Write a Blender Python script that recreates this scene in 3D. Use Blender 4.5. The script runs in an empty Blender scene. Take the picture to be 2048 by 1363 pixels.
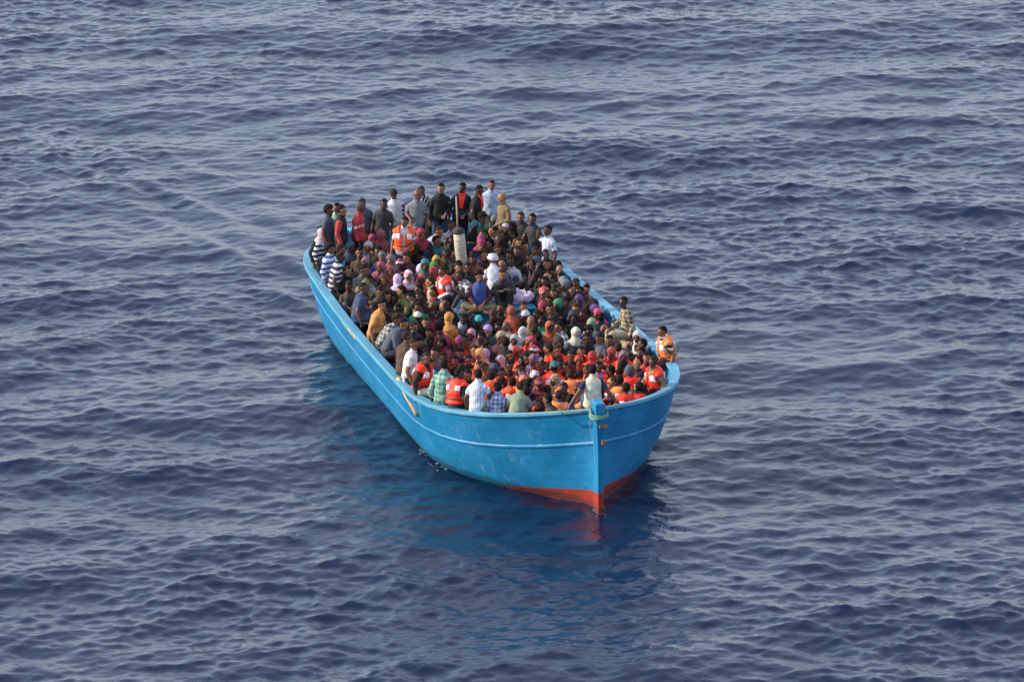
import bpy, math, random
import numpy as np
from mathutils import Vector, Matrix, noise

R = math.radians
random.seed(7)
scene = bpy.context.scene
COL = scene.collection

# ------------------------------------------------------------------ camera, sky, sun, exposure
CAM_H, PITCH, FPX = 31.78, R(15.0), 2048 * 200 / 36.0
cam_d = bpy.data.cameras.new("camera"); cam = bpy.data.objects.new("camera", cam_d); COL.objects.link(cam)
cam.location = (0, 0, CAM_H); cam.rotation_euler = (math.pi / 2 - PITCH, 0, 0)
cam_d.lens = 200; cam_d.sensor_width = 36; cam_d.clip_start = 1; cam_d.clip_end = 30000
scene.camera = cam

SUN_EL, SUN_AZ = R(24), R(-86)          # azimuth measured from +Y towards +X
world = bpy.data.worlds.new("World"); scene.world = world; world.use_nodes = True
wn = world.node_tree; wn.nodes.clear()
sky = wn.nodes.new("ShaderNodeTexSky"); sky.sky_type = 'NISHITA'; sky.sun_disc = False
sky.sun_elevation = SUN_EL; sky.sun_rotation = SUN_AZ
sky.air_density = 1.0; sky.dust_density = 1.2; sky.ozone_density = 1.9; sky.altitude = 0
bg = wn.nodes.new("ShaderNodeBackground"); bg.inputs["Strength"].default_value = 0.15
wo = wn.nodes.new("ShaderNodeOutputWorld")
veil = wn.nodes.new("ShaderNodeMix"); veil.data_type = 'RGBA'; veil.inputs[0].default_value = 0.48   # even high haze over the whole sky
veil.inputs[7].default_value = (3.35, 3.5, 4.1, 1)
wn.links.new(sky.outputs[0], veil.inputs[6]); wn.links.new(veil.outputs[2], bg.inputs[0]); wn.links.new(bg.outputs[0], wo.inputs[0])

sun_d = bpy.data.lights.new("sun", 'SUN'); sun = bpy.data.objects.new("sun", sun_d); COL.objects.link(sun)
sun_d.energy = 2.6; sun_d.angle = R(1.5); sun_d.color = (1.0, 0.86, 0.68)
sd = Vector((math.cos(SUN_EL) * math.sin(SUN_AZ), math.cos(SUN_EL) * math.cos(SUN_AZ), math.sin(SUN_EL)))
sun.rotation_euler = sd.to_track_quat('Z', 'Y').to_euler(); sun.location = (-60, 60, 60)
scene.view_settings.view_transform = 'Standard'; scene.view_settings.look = 'None'
scene.view_settings.exposure = 1.0; scene.view_settings.gamma = 1.0

# ------------------------------------------------------------------ boat frame and pixel helpers
HD = 0.25; HEEL = 0.048
BO = np.array([1.76, 105.551]); BA = np.array([-math.sin(HD), math.cos(HD)]); BX = np.array([math.cos(HD), math.sin(HD)])
LEN = 16.8

def unproject(px, py, z):
    """photo pixel + height -> boat plan coordinates (u aft of stem, x to port)"""
    x = (px - 1024) / FPX; y = (681.5 - py) / FPX; c, s = math.cos(PITCH), math.sin(PITCH)
    d = np.array([x, c + y * s, -s + y * c]); t = (z - CAM_H) / d[2]
    p = d[:2] * t - BO
    return float(p @ BA), float(p @ BX)

def to_world(u, x, z):
    p = BO + u * BA + x * BX
    return Vector((p[0], p[1], z))

def sheer(u):
    if u < 3.6: return 1.60 + 0.545 * (1 - u / 3.6) ** 2
    if u < 10: return 1.60 - 0.07 * ((u - 3.6) / 6.4)
    return 1.53 + 0.27 * ((u - 10) / 6.8) ** 2

def beam(u):
    s = min(max(1 - u / 5.06, 0), 1); b = 2.745 * (1 - s ** 2.55) ** 1.25
    if u > 5.06: b *= 1 - 0.19 * ((u - 5.06) / 17) ** 2
    if u > 14.2: b *= math.sqrt(max(0, 1 - 0.80 * ((u - 14.2) / 2.6) ** 2.6))
    return max(b, 0.02)

def wbeam(u):
    w = u - 0.30
    if w <= 0: return 0.02
    s = min(max(1 - w / 5.0, 0), 1); b = 2.17 * (1 - s ** 2) ** 1.35
    if u > 13: b *= math.sqrt(max(0, 1 - 0.85 * ((u - 13) / 3.8) ** 2.4))
    return max(b, 0.02)

def rail_z(u, x): return sheer(u) + HEEL * x
def deck_z(u):
    if u < 9: return sheer(u) - 0.72
    return .82 + .45 * min(1, (u - 9) / 4.5)

# ------------------------------------------------------------------ helpers
def srgb(h):
    c = [int(h[i:i + 2], 16) / 255 for i in (0, 2, 4)]
    return tuple(v / 12.92 if v <= .04045 else ((v + .055) / 1.055) ** 2.4 for v in c)

def mesh_obj(name, verts, faces, mat=None, parent=None, smooth=True, loc=None):
    me = bpy.data.meshes.new(name); me.from_pydata([tuple(v) for v in verts], [], [tuple(f) for f in faces])
    if smooth: me.polygons.foreach_set("use_smooth", [True] * len(me.polygons))
    me.update()
    o = bpy.data.objects.new(name, me); COL.objects.link(o)
    if mat: me.materials.append(mat)
    if parent: o.parent = parent
    if loc is not None: o.location = loc
    return o

def tag(o, label=None, cat=None, group=None, kind=None):
    if label: o["label"] = label
    if cat: o["category"] = cat
    if group: o["group"] = group
    if kind: o["kind"] = kind
    return o

def nodes(m):
    m.use_nodes = True; nt = m.node_tree
    return nt, nt.nodes, nt.links, nt.nodes["Principled BSDF"]

def mixrgb(N, L, fac, a, b):
    n = N.new("ShaderNodeMix"); n.data_type = 'RGBA'
    for sock, v in ((n.inputs[0], fac), (n.inputs[6], a), (n.inputs[7], b)):
        if hasattr(v, "is_linked"): L.new(v, sock)
        else: sock.default_value = v if isinstance(v, (int, float)) else (*v[:3], 1)
    return n.outputs[2]

def mth(N, L, op, a, b=None, c=None):
    n = N.new("ShaderNodeMath"); n.operation = op
    for i, v in enumerate((a, b, c)):
        if v is None: continue
        if hasattr(v, "is_linked"): L.new(v, n.inputs[i])
        else: n.inputs[i].default_value = v
    return n.outputs[0]

def ramp(N, L, src, p0, p1):
    n = N.new("ShaderNodeMapRange"); L.new(src, n.inputs[0]); n.inputs[1].default_value = p0; n.inputs[2].default_value = p1
    n.interpolation_type = 'SMOOTHSTEP'
    return n.outputs[0]

def noise_tex(N, L, vec, scale, detail=4, rough=.6, vscale=None):
    if vscale:
        mp = N.new("ShaderNodeMapping"); mp.inputs["Scale"].default_value = vscale; L.new(vec, mp.inputs[0]); vec = mp.outputs[0]
    n = N.new("ShaderNodeTexNoise"); n.inputs["Scale"].default_value = scale; n.inputs["Detail"].default_value = detail
    n.inputs["Roughness"].default_value = rough; L.new(vec, n.inputs["Vector"])
    return n.outputs["Fac"]

def bump(N, L, h, strength, dist, bsdf):
    n = N.new("ShaderNodeBump"); n.inputs["Strength"].default_value = strength; n.inputs["Distance"].default_value = dist
    L.new(h, n.inputs["Height"]); L.new(n.outputs[0], bsdf.inputs["Normal"])

# ------------------------------------------------------------------ sea
def sea_material():
    m = bpy.data.materials.new("sea_water"); nt, N, L, B = nodes(m)
    B.inputs["Base Color"].default_value = (0.002, 0.012, 0.042, 1)
    B.inputs["Roughness"].default_value = 0.03; B.inputs["IOR"].default_value = 1.333
    g = N.new("ShaderNodeNewGeometry")
    n1 = noise_tex(N, L, g.outputs["Position"], 12.0, 4, .6, (1, .7, 1))
    bump(N, L, n1, 0.5, 0.02, B)
    return m

def build_sea():
    nx, ny, st = 1024, 2048, 0.0625
    rng = np.random.default_rng(11)
    kx = np.fft.fftfreq(nx, st) * 2 * np.pi; ky = np.fft.fftfreq(ny, st) * 2 * np.pi
    KX, KY = np.meshgrid(kx, ky); K = np.hypot(KX, KY); K[0, 0] = 1
    th = np.arctan2(KY, KX)
    def system(lam, ang, spread, both, power, cut, slope, short=0):
        kp = 2 * np.pi / lam
        S = np.exp(-(kp / K) ** 2 * 1.2) / K ** power * (np.abs(np.cos(th - ang)) ** spread + both) * np.exp(-(K * cut) ** 2)
        S[0, 0] = 0
        a = np.sqrt(S) * (rng.standard_normal((ny, nx)) + 1j * rng.standard_normal((ny, nx)))
        rms = math.sqrt((np.fft.ifft2(a * 1j * KX).real ** 2 + np.fft.ifft2(a * 1j * KY).real ** 2).mean())
        return a * slope / rms
    big = system(7.5, R(98), 8, 0, 5.0, .10, 0.066) + system(2.6, R(128), 3, .10, 4.4, .05, 0.085)
    small = system(1.1, R(66), 3, .12, 4.2, .03, 0.095) + system(.55, R(126), 3, .18, 4.0, .012, 0.125) + system(.28, R(96), 2, .30, 4.0, .010, 0.150)
    gust = np.fft.ifft2(np.exp(-(K * 1.6) ** 2) * np.fft.fft2(rng.standard_normal((ny, nx)))).real
    gust = np.clip(1 + .20 * gust / gust.std(), .5, 1.5)           # wind patches: rougher and smoother water
    def both_(f): return np.fft.ifft2(big * f).real + gust * np.fft.ifft2(small * f).real
    h = both_(1.0); dx = both_(1j * KX / K); dy = both_(1j * KY / K)
    chop = 1.0
    # non-uniform axes: fine where the photograph looks, growing towards the horizon
    fx = np.arange(-19, 19.01, 0.0625); fy = np.arange(86, 172.01, 0.08)
    def grow(d0, far): 
        out, s, p = [], d0, 0
        while p < far: s *= 1.45; p += s; out.append(p)
        return np.array(out)
    gx = grow(.2, 9000); gy = grow(.3, 12000)
    ax = np.concatenate([fx[0] - gx[::-1], fx, fx[-1] + gx]); ay = np.concatenate([fy[0] - gy[::-1], fy, fy[-1] + gy])
    X, Y = np.meshgrid(ax, ay)
    def samp(A):
        ix = (X / st) % nx; iy = (Y / st) % ny
        x0 = np.floor(ix).astype(int) % nx; y0 = np.floor(iy).astype(int) % ny; tx = ix - np.floor(ix); ty = iy - np.floor(iy)
        x1 = (x0 + 1) % nx; y1 = (y0 + 1) % ny
        return (A[y0, x0] * (1 - tx) + A[y0, x1] * tx) * (1 - ty) + (A[y1, x0] * (1 - tx) + A[y1, x1] * tx) * ty
    edge = np.clip(np.minimum(np.minimum(X - fx[0], fx[-1] - X) / 3, np.minimum(Y - fy[0], fy[-1] - Y) / 4), 0, 1)
    # calmer water in the lee of the hull
    U = (X - BO[0]) * BA[0] + (Y - BO[1]) * BA[1]; V = (X - BO[0]) * BX[0] + (Y - BO[1]) * BX[1]
    lee = np.exp(-((V + 0.2) / 3.6) ** 2 - (np.clip(-U - 0.5, 0, 99) / 7.0) ** 2 - (np.clip(U - 14, 0, 99) / 4) ** 2)
    slick = np.exp(-(V / (2.0 + .10 * np.clip(U - 17, 0, 99))) ** 4) * np.clip((U - 15.5) / 2, 0, 1) * np.clip((48 - U) / 18, 0, 1)
    m = edge * (1 - 0.28 * lee) * (1 - .45 * slick)
    Z = samp(h) * m
    # faint stern wake ridges to the left of the boat
    for sd_ in (-1, 1):
        for off, sgn in ((0, 1), (.55, -.6), (1.15, .9), (1.9, -.5), (2.6, .6)):
            line = (sd_ * V - 2.1) - .17 * (U - 16.5) + off + .25 * np.sin(U * .9 + off * 3)
            Z += edge * sgn * 0.05 * np.exp(-(line / .30) ** 2) * np.clip((U - 15.5) / 2, 0, 1) * np.clip((44 - U) / 16, 0, 1)
    Xd = X - chop * samp(dx) * m * -1; Yd = Y - chop * samp(dy) * m * -1
    ny_, nx_ = X.shape
    co = np.stack([Xd, Yd, Z], -1).reshape(-1, 3).astype(np.float32)
    idx = np.arange(ny_ * nx_).reshape(ny_, nx_)
    q = np.stack([idx[:-1, :-1], idx[:-1, 1:], idx[1:, 1:], idx[1:, :-1]], -1).reshape(-1, 4).astype(np.int32)
    me = bpy.data.meshes.new("sea"); me.vertices.add(len(co)); me.vertices.foreach_set("co", co.ravel())
    me.loops.add(q.size); me.loops.foreach_set("vertex_index", q.ravel())
    me.polygons.add(len(q)); me.polygons.foreach_set("loop_start", np.arange(0, q.size, 4, dtype=np.int32))
    me.polygons.foreach_set("use_smooth", np.ones(len(q), dtype=bool))
    me.update(calc_edges=True); me.validate()
    me.materials.append(sea_material())
    o = bpy.data.objects.new("sea", me); COL.objects.link(o)
    global sea_height
    def sea_height(x, y):
        return float(Z[np.argmin(np.abs(ay - y)), np.argmin(np.abs(ax - x))])
    tag(o, "choppy dark blue open sea with pale grey sky reflections", None, None, "structure")
build_sea()

# ------------------------------------------------------------------ boat
def paint_material(name, base, red=False, scuff=0.32, rough=.38):
    m = bpy.data.materials.new(name); nt, N, L, B = nodes(m)
    tc = N.new("ShaderNodeTexCoord"); ob = tc.outputs["Object"]
    big = noise_tex(N, L, ob, 0.9, 4, .55)
    fine = noise_tex(N, L, ob, 9, 6, .7, (1, .25, 1))
    col = mixrgb(N, L, ramp(N, L, big, .35, .7), base, tuple(min(1, c * 1.35 + .01) for c in base))
    st = ramp(N, L, noise_tex(N, L, ob, 3.2, 6, .75, (1, .18, 1)), .56, .74)
    col = mixrgb(N, L, mth(N, L, 'MULTIPLY', st, scuff), col, (.30, .52, .62))
    drip = ramp(N, L, noise_tex(N, L, ob, 5.0, 3, .6, (1, 1.6, .12)), .58, .72)
    col = mixrgb(N, L, mth(N, L, 'MULTIPLY', drip, .15), col, (.45, .55, .55))
    dirt = ramp(N, L, noise_tex(N, L, ob, 2.1, 5, .7), .52, .75)
    col = mixrgb(N, L, mth(N, L, 'MULTIPLY', dirt, .35), col, tuple(c * .55 for c in base))
    rust = ramp(N, L, noise_tex(N, L, ob, 7.0, 4, .65, (1, 1.4, .10)), .66, .80)
    col = mixrgb(N, L, mth(N, L, 'MULTIPLY', rust, .45), col, (.16, .075, .035))
    chip = ramp(N, L, noise_tex(N, L, ob, 16, 3, .7, (1, .6, 1)), .67, .72)
    col = mixrgb(N, L, mth(N, L, 'MULTIPLY', chip, scuff), col, (.36, .44, .44))
    if red:
        sep = N.new("ShaderNodeSeparateXYZ"); L.new(ob, sep.inputs[0])
        line = mth(N, L, 'MULTIPLY_ADD', sep.outputs["Y"], -.150, .45)
        wob = mth(N, L, 'MULTIPLY_ADD', noise_tex(N, L, ob, 2.5, 2), .03, -.015)
        d = mth(N, L, 'SUBTRACT', mth(N, L, 'ADD', line, wob), sep.outputs["Z"])
        redc = mixrgb(N, L, ramp(N, L, fine, .3, .75), (.40, .040, .018), (.24, .028, .016))
        redc = mixrgb(N, L, mth(N, L, 'MULTIPLY', ramp(N, L, noise_tex(N, L, ob, 6, 5, .7), .55, .70), .6), redc, (.10, .05, .035))
        col = mixrgb(N, L, ramp(N, L, d, -.008, .012), col, redc)
        wl = mth(N, L, 'ADD', sep.outputs["Z"], mth(N, L, 'MULTIPLY', sep.outputs["X"], HEEL))
        wet = mth(N, L, 'SUBTRACT', mth(N, L, 'MULTIPLY_ADD', noise_tex(N, L, ob, 3.0, 5, .65, (1, 1, .3)), .34, -.02), wl)
        col = mixrgb(N, L, mth(N, L, 'MULTIPLY', ramp(N, L, wet, -.02, .05), .55), col, (.012, .040, .045))
    L.new(col, B.inputs["Base Color"])
    rr = N.new("ShaderNodeMapRange"); L.new(fine, rr.inputs[0]); rr.inputs[3].default_value = rough - .08; rr.inputs[4].default_value = rough + .2
    L.new(rr.outputs[0], B.inputs["Roughness"])
    bump(N, L, mth(N, L, 'ADD', noise_tex(N, L, ob, 4, 4, .6, (1, .2, 1)), mth(N, L, 'MULTIPLY', fine, .3)), .35, .02, B)
    return m

def plain_material(name, base, rough=.7, var=.35, scale=12, vs=None, bmp=.25):
    m = bpy.data.materials.new(name); nt, N, L, B = nodes(m)
    ob = N.new("ShaderNodeTexCoord").outputs["Object"]
    n = noise_tex(N, L, ob, scale, 5, .65, vs)
    L.new(mixrgb(N, L, ramp(N, L, n, .3, .7), tuple(c * (1 - var) for c in base), tuple(min(1, c * (1 + var)) for c in base)), B.inputs["Base Color"])
    B.inputs["Roughness"].default_value = rough
    bump(N, L, n, bmp, .01, B)
    return m

BLUE = (0.002, 0.168, 0.365)
M_HULL = paint_material("hull_blue_paint", BLUE, True)
M_CAP = paint_material("rail_blue_paint", (0.085, 0.290, 0.430), False, .9)
M_STRAKE = paint_material("strake_blue_paint", (0.004, 0.175, 0.385), False, .7)
M_DECK = plain_material("deck_boards", (.10, .17, .19), .8, .4, 6, (1, .1, 1))
M_INNER = paint_material("bulwark_blue_paint", (0.020, 0.20, 0.36), False, .8)
M_WOOD = plain_material("bare_wood", (.52, .33, .17), .75, .3, 8, (1, 1, .1))
M_PIPE = plain_material("pale_wrapped_canvas", (.46, .40, .31), .8, .15, 14, (1, 1, 3))
M_ROPE = plain_material("green_rope", (.16, .30, .22), .9, .3, 40)
M_IRON = plain_material("rusty_iron", (.26, .11, .05), .85, .5, 20)
M_DARK = plain_material("dark_tarred_wood", (.03, .035, .04), .8, .4, 8)

boat = bpy.data.objects.new("migrant_boat", None); boat.name = "wooden_boat"; COL.objects.link(boat)
boat.location = (BO[0], BO[1], 0); boat.rotation_euler = (0, -HEEL, HD)
tag(boat, "large blue wooden fishing boat crowded with people, red bottom paint at its bow", "boat")

US = [0.0, .06, .14, .25, .4, .6, .85, 1.15, 1.5, 1.9, 2.35, 2.85, 3.4, 4, 4.7, 5.5, 6.4, 7.4, 8.4, 9.4, 10.4, 11.4, 12.4, 13.2, 13.9, 14.5, 15.0, 15.4, 15.8, 16.1, 16.4, 16.6, 16.75, 16.8]

def hull_pt(u, t, off=0.0):
    """t: 0 at z=-0.6 keel side ... 1 gunwale; returns half breadth, aft pos, z"""
    zg = sheer(u); z = -0.6 + t * (zg + 0.6)
    w, b = wbeam(u), beam(u)
    if z < 0:
        x = w * (1 - 0.35 * (z / -.6) ** 1.5)
        rake = .30
    else:
        k = z / zg
        x = w + (b - w) * k ** (.55 + .30 * max(0, 1 - u / 4))
        rake = .30 * (1 - k)
    # raked stem: the section slides aft near the bow
    uu = u + rake * max(0, 1 - u / 2.5) * 1.0 if u < 2.5 else u
    return x + off, uu, z

def skin(side, t0, t1, n, off, close=0.0):
    V, F = [], []
    rows = [t0 + (t1 - t0) * i / n for i in range(n + 1)]
    for u in US:
        pts = []
        for i, t in enumerate(rows):
            x, y, z = hull_pt(u, t, off)
            pts.append((side * x, y, z))
        if close:
            x, y, z = hull_pt(u, t0, off - close); x2, y2, z2 = hull_pt(u, t1, off - close)
            pts = [(side * x, y, z), pts[0]] + pts + [pts[-1], (side * x2, y2, z2)]
        V += pts
    m = len(V) // len(US)
    for i in range(len(US) - 1):
        for j in range(m - 1):
            if close and j in (1, m - 3): continue
            a = i * m + j; q = (a, a + m, a + m + 1, a + 1)
            F.append(q if side < 0 else q[::-1])
    return V, F

# base hull: both sides, transom and bottom in one mesh
V, F = [], []
for s in (-1, 1):
    v, f = skin(s, 0, 1, 14, 0.0); o = len(V); V += v; F += [tuple(i + o for i in q) for q in f]
half = len(V) // 2; m = half // len(US)
for i in range(len(US) - 1): F.append((i * m, half + i * m, half + (i + 1) * m, (i + 1) * m))
for j in range(m - 1):
    a = (len(US) - 1) * m + j; F.append((a, a + 1, half + a + 1, half + a)); F.append((j, half + j, half + j + 1, j + 1))
mesh_obj("hull", V, F, M_HULL, boat)
# planks laid over the frame, one strip each
NP = 11
for s in (-1, 1):
    for i in range(NP):
        t0 = .24 + (1 - .24) * i / NP; t1 = .24 + (1 - .24) * (i + 1) / NP - .0013
        v, f = skin(s, t0, t1, 2, .010 + random.uniform(0, .002), .006)
        mesh_obj("plank", v, f, M_HULL, boat)

def ribbon(name, side, prof, mat, us=US, inset=0.0):
    """sweep a closed profile [(dx outward, dz)] along the gunwale line"""
    V, F = [], []
    n = len(prof)
    for u in us:
        b, zg = beam(u), sheer(u)
        for dx, dz in prof:
            V.append((side * max(.005, b + dx), u, zg + dz))
    for i in range(len(us) - 1):
        for j in range(n):
            a, b_ = i * n + j, i * n + (j + 1) % n
            q = (a, a + n, b_ + n, b_); F.append(q if side < 0 else q[::-1])
    F.append(tuple(range(n))); F.append(tuple((len(us) - 1) * n + k for k in range(n)))
    return mesh_obj(name, V, F, mat, boat, False)
for s in (-1, 1):
    ribbon("rail_cap", s, [(.055, -.03), (.055, .025), (.045, .035), (-.13, .035), (-.14, .025), (-.14, -.03)], M_CAP)
    V, F = [], []
    for u in US:
        zg = sheer(u)
        for dz in (.03, .25, .5, .80):
            x, y, z = hull_pt(u, (zg - dz + .6) / (zg + .6), -.09 if u > .5 else 0); V.append((s * max(x, .004), min(y, 16.7), z))
    for i in range(len(US) - 1):
        for j in range(3):
            a = i * 4 + j; q = (a, a + 4, a + 5, a + 1); F.append(q if s < 0 else q[::-1])
    mesh_obj("bulwark", V, F, M_INNER, boat)
    # rubbing strake
    V, F = [], []
    for u in US:
        drop = 0.70 - 0.012 * u; zg = sheer(u); t = (zg - drop + .6) / (zg + .6)
        for dt, off in ((-.018, .008), (-.013, .028), (.007, .030), (.014, .010)):
            x, y, z = hull_pt(u, t + dt, off); V.append((s * x, y, z))
    for i in range(len(US) - 1):
        for j in range(3):
            a = i * 4 + j; q = (a, a + 4, a + 5, a + 1); F.append(q if s < 0 else q[::-1])
    mesh_obj("rubbing_strake", V, F, M_STRAKE, boat)
# transom cap
V = [(-beam(16.8) - .05, 16.62, sheer(16.8) + .03), (beam(16.8) + .05, 16.62, sheer(16.8) + .03), (beam(16.8) + .05, 16.90, sheer(16.8) + .03), (-beam(16.8) - .05, 16.90, sheer(16.8) + .03)]
V += [(x, y, z - .075) for x, y, z in V]
mesh_obj("transom_cap", V, [(0, 1, 2, 3), (4, 7, 6, 5), (0, 4, 5, 1), (1, 5, 6, 2), (2, 6, 7, 3), (3, 7, 4, 0)], M_CAP, boat, False)
# deck: boards across the boat, each its own piece
NB = 28
for i in range(NB):
    u0 = 1.7 + i * (16.5 - 1.7) / NB; u1 = u0 + (16.5 - 1.7) / NB - .02
    z0, z1 = deck_z(u0), deck_z(u1); b0, b1 = (hull_pt(q_, (z_ - .05 + .6) / (sheer(q_) + .6))[0] - .03 for q_, z_ in ((u0, z0), (u1, z1)))
    V = [(-b0, u0, z0), (b0, u0, z0), (b1, u1, z1), (-b1, u1, z1)]; V += [(x, y, z - .05) for x, y, z in V]
    mesh_obj("deck_board", V, [(0, 1, 2, 3), (4, 7, 6, 5), (0, 4, 5, 1), (1, 5, 6, 2), (2, 6, 7, 3), (3, 7, 4, 0)], M_DECK, boat, False)

def box(name, c, d, mat, parent=boat, bev=.015, rz=0, rx=0):
    hx, hy, hz = d[0] / 2, d[1] / 2, d[2] / 2
    V = [(sx * (hx - (bev if k == 1 else 0)), sy * (hy - (bev if k == 1 else 0)), sz * (hz if k == 1 else hz - bev)) for k in (0, 1) for sz in (-1, 1) for sx, sy in ((-1, -1), (1, -1), (1, 1), (-1, 1))]
    F = [(11, 10, 9, 8), (12, 13, 14, 15)]
    for a in range(4):
        b = (a + 1) % 4
        F += [(a, b, b + 4, a + 4), (8 + a, 8 + b, b, a), (4 + a, 4 + b, 12 + b, 12 + a)]
    o = mesh_obj(name, V, F, mat, parent, False); o.location = c; o.rotation_euler = (rx, 0, rz)
    return o

def tube_mesh(pts, rad, seg=10):
    V, F = [], []
    n = len(pts); P = [Vector(p) for p in pts]
    up = None
    for i in range(n):
        t = (P[min(i + 1, n - 1)] - P[max(i - 1, 0)]).normalized()
        if up is None: up = t.orthogonal().normalized()
        up = (up - t * up.dot(t)).normalized(); sd_ = t.cross(up)
        r = rad[i] if isinstance(rad, (list, tuple)) else rad
        for k in range(seg):
            a = 2 * math.pi * k / seg; V.append(P[i] + (up * math.cos(a) + sd_ * math.sin(a)) * r)
    for i in range(n - 1):
        for k in range(seg):
            a, b = i * seg + k, i * seg + (k + 1) % seg; F.append((a, b, b + seg, a + seg))
    F.append(tuple(range(seg))[::-1]); F.append(tuple((n - 1) * seg + k for k in range(seg)))
    return V, F

# stem post: tapered square timber following the raked bow, standing above the rail
V, F = [], []
zs = [-.6, 0, .5, 1.0, 1.5, sheer(0), 2.20, 2.29, 2.31]
for z in zs:
    k = min(max(z / sheer(0), 0), 1.06); y = .30 * (1 - k) if k < 1 else 0
    fw = .085 if z < 2.1 else .098; d = .16 if z < 2.1 else .20
    if z == 2.31: fw -= .02; d -= .02
    V += [(-fw * .62, y - d, z), (fw * .62, y - d, z), (fw, y + .06, z), (-fw, y + .06, z)] if z < 2.1 else [(-fw, y - d, z), (fw, y - d, z), (fw, y + .14, z), (-fw, y + .14, z)]
for i in range(len(zs) - 1):
    for j in range(4):
        a, b = i * 4 + j, i * 4 + (j + 1) % 4; F.append((a, b, b + 4, a + 4))
F.append(tuple((len(zs) - 1) * 4 + k for k in range(4)))
stem = mesh_obj("stem_post", V, F, M_HULL, boat, False)
box("iron_bracket", (.045, -.165, 1.84), (.17, .05, .06), M_IRON, stem, .008, .1)
box("iron_bolt", (.045, -.12, 1.50), (.07, .07, .12), M_IRON, stem, .02)
# green rope turns round the stem head
for k in range(3):
    pts = [(.165 * math.cos(a) * (1 + .03 * k), -.03 + .20 * math.sin(a), 2.13 - .035 * k + .02 * math.sin(a + k) - .05 * (math.sin(a) < 0)) for a in [2 * math.pi * i / 22 for i in range(23)]]
    v, f = tube_mesh(pts, .019, 7); mesh_obj("mooring_rope", v, f, M_ROPE, stem)
pts = [(-.15, .02, 2.10), (-.35, .12, sheer(.3) + .06), (-.62, .30, sheer(.4) + .055), (-.8, .55, sheer(.6) + .05), (-.6, .62, sheer(.6) + .04)]
v, f = tube_mesh(pts, .018, 7); mesh_obj("mooring_rope", v, f, M_ROPE, stem)

# hatch amidships, pale pipe and pole behind it, stern bench
hatch = box("hatch_house", (.4, 10.75, 1.12), (1.75, 1.5, .66), M_INNER, boat, .03)
box("hatch_lid", (0, 0, .355), (1.87, 1.62, .05), M_INNER, hatch, .012)
pts = [(0, 0, 0), (0, .0, .5), (.0, 0, 1.0), (0, 0, 1.5), (0, 0, 1.76)]
v, f = tube_mesh(pts, [.125, .124, .122, .122, .12], 24)
pipe = mesh_obj("exhaust_pipe", v, f, M_PIPE, boat); pipe.location = (0.42, 12.55, .84); pipe.rotation_euler = (0, R(-2.5), 0)
for zc, hh, rr in ((1.76, .06, .135), (1.815, .03, .10)):
    v, f = tube_mesh([(0, 0, zc), (0, 0, zc + hh)], [rr, rr * .96], 20); mesh_obj("pipe_collar", v, f, M_DARK, pipe)
for k in range(9):
    z = .4 + k * .15
    v, f = tube_mesh([(0, 0, z), (0, 0, z + .012), (0, 0, z + .024)], [.122, .1255, .122], 24); mesh_obj("wrap_seam", v, f, M_PIPE, pipe)
v, f = tube_mesh([(-.02, 0, 1.83), (.0, 0, 2.2), (.015, 0, 2.56)], [.02, .018, .014], 8); mesh_obj("wooden_pole", v, f, M_WOOD, pipe)

# timber hung along the left side
def on_side(px, py, dz, off):
    """a point on the left hull side: solve along the ray for the hull breadth"""
    best = None
    for i in range(200):
        z = .2 + 1.9 * i / 199; u, x = unproject(px, py, z)
        if not 0 < u < LEN: continue
        zl = z - HEEL * x; zg = sheer(u); t = (zl + .6) / (zg + .6)
        if t > 1.02: continue
        hx = hull_pt(u, min(t, 1), off)[0]; e = abs(-x - hx)
        if best is None or e < best[0]: best = (e, u, x, z)
    return to_world(*best[1:])

def timber(name, p0, p1, w, h, mat, label):
    d = p1 - p0; Ln = d.length; o = box(name, (0, 0, 0), (w, h, Ln), mat, None, .012)
    o.location = (p0 + p1) / 2; o.rotation_euler = d.to_track_quat('Z', 'Y').to_euler()
    tag(o, label, "timber", "loose timber hung on the boat's side")
    return o
timber("wooden_plank", on_side(689, 641, 0, .05), on_side(717, 676, 0, .07), .14, .05, M_WOOD, "flat pale plank lashed just under the rail on the left hull side")
p0, p1 = on_side(796, 757, 0, .05), on_side(834, 829, 0, .08)
v, f = tube_mesh([p0 - p0, (p1 - p0) * .5, p1 - p0], [.045, .054, .048], 10)
o = mesh_obj("wooden_pole", v, f, M_WOOD, None); o.location = p0
tag(o, "round pale wooden pole slanting down the left hull below the white-shirted sitter", "pole")

# ------------------------------------------------------------------ people: prototypes
def ellipsoid(c, r, frame, nu=12, nv=8):
    V, F = [], []
    X, Y, Z = frame
    V.append(c - Z * r[2])
    for j in range(1, nv):
        ph = -math.pi / 2 + math.pi * j / nv
        for i in range(nu):
            a = 2 * math.pi * i / nu
            V.append(c + X * (r[0] * math.cos(ph) * math.cos(a)) + Y * (r[1] * math.cos(ph) * math.sin(a)) + Z * (r[2] * math.sin(ph)))
    V.append(c + Z * r[2]); top = len(V) - 1
    for i in range(nu):
        k = (i + 1) % nu
        F.append((0, 1 + k, 1 + i)); F.append((top, top - nu + i, top - nu + k))
        for j in range(nv - 2):
            a = 1 + j * nu + i; b = 1 + j * nu + k; F.append((a, b, b + nu, a + nu))
    return V, F

UPV = (Vector((1, 0, 0)), Vector((0, 1, 0)), Vector((0, 0, 1)))

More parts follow.
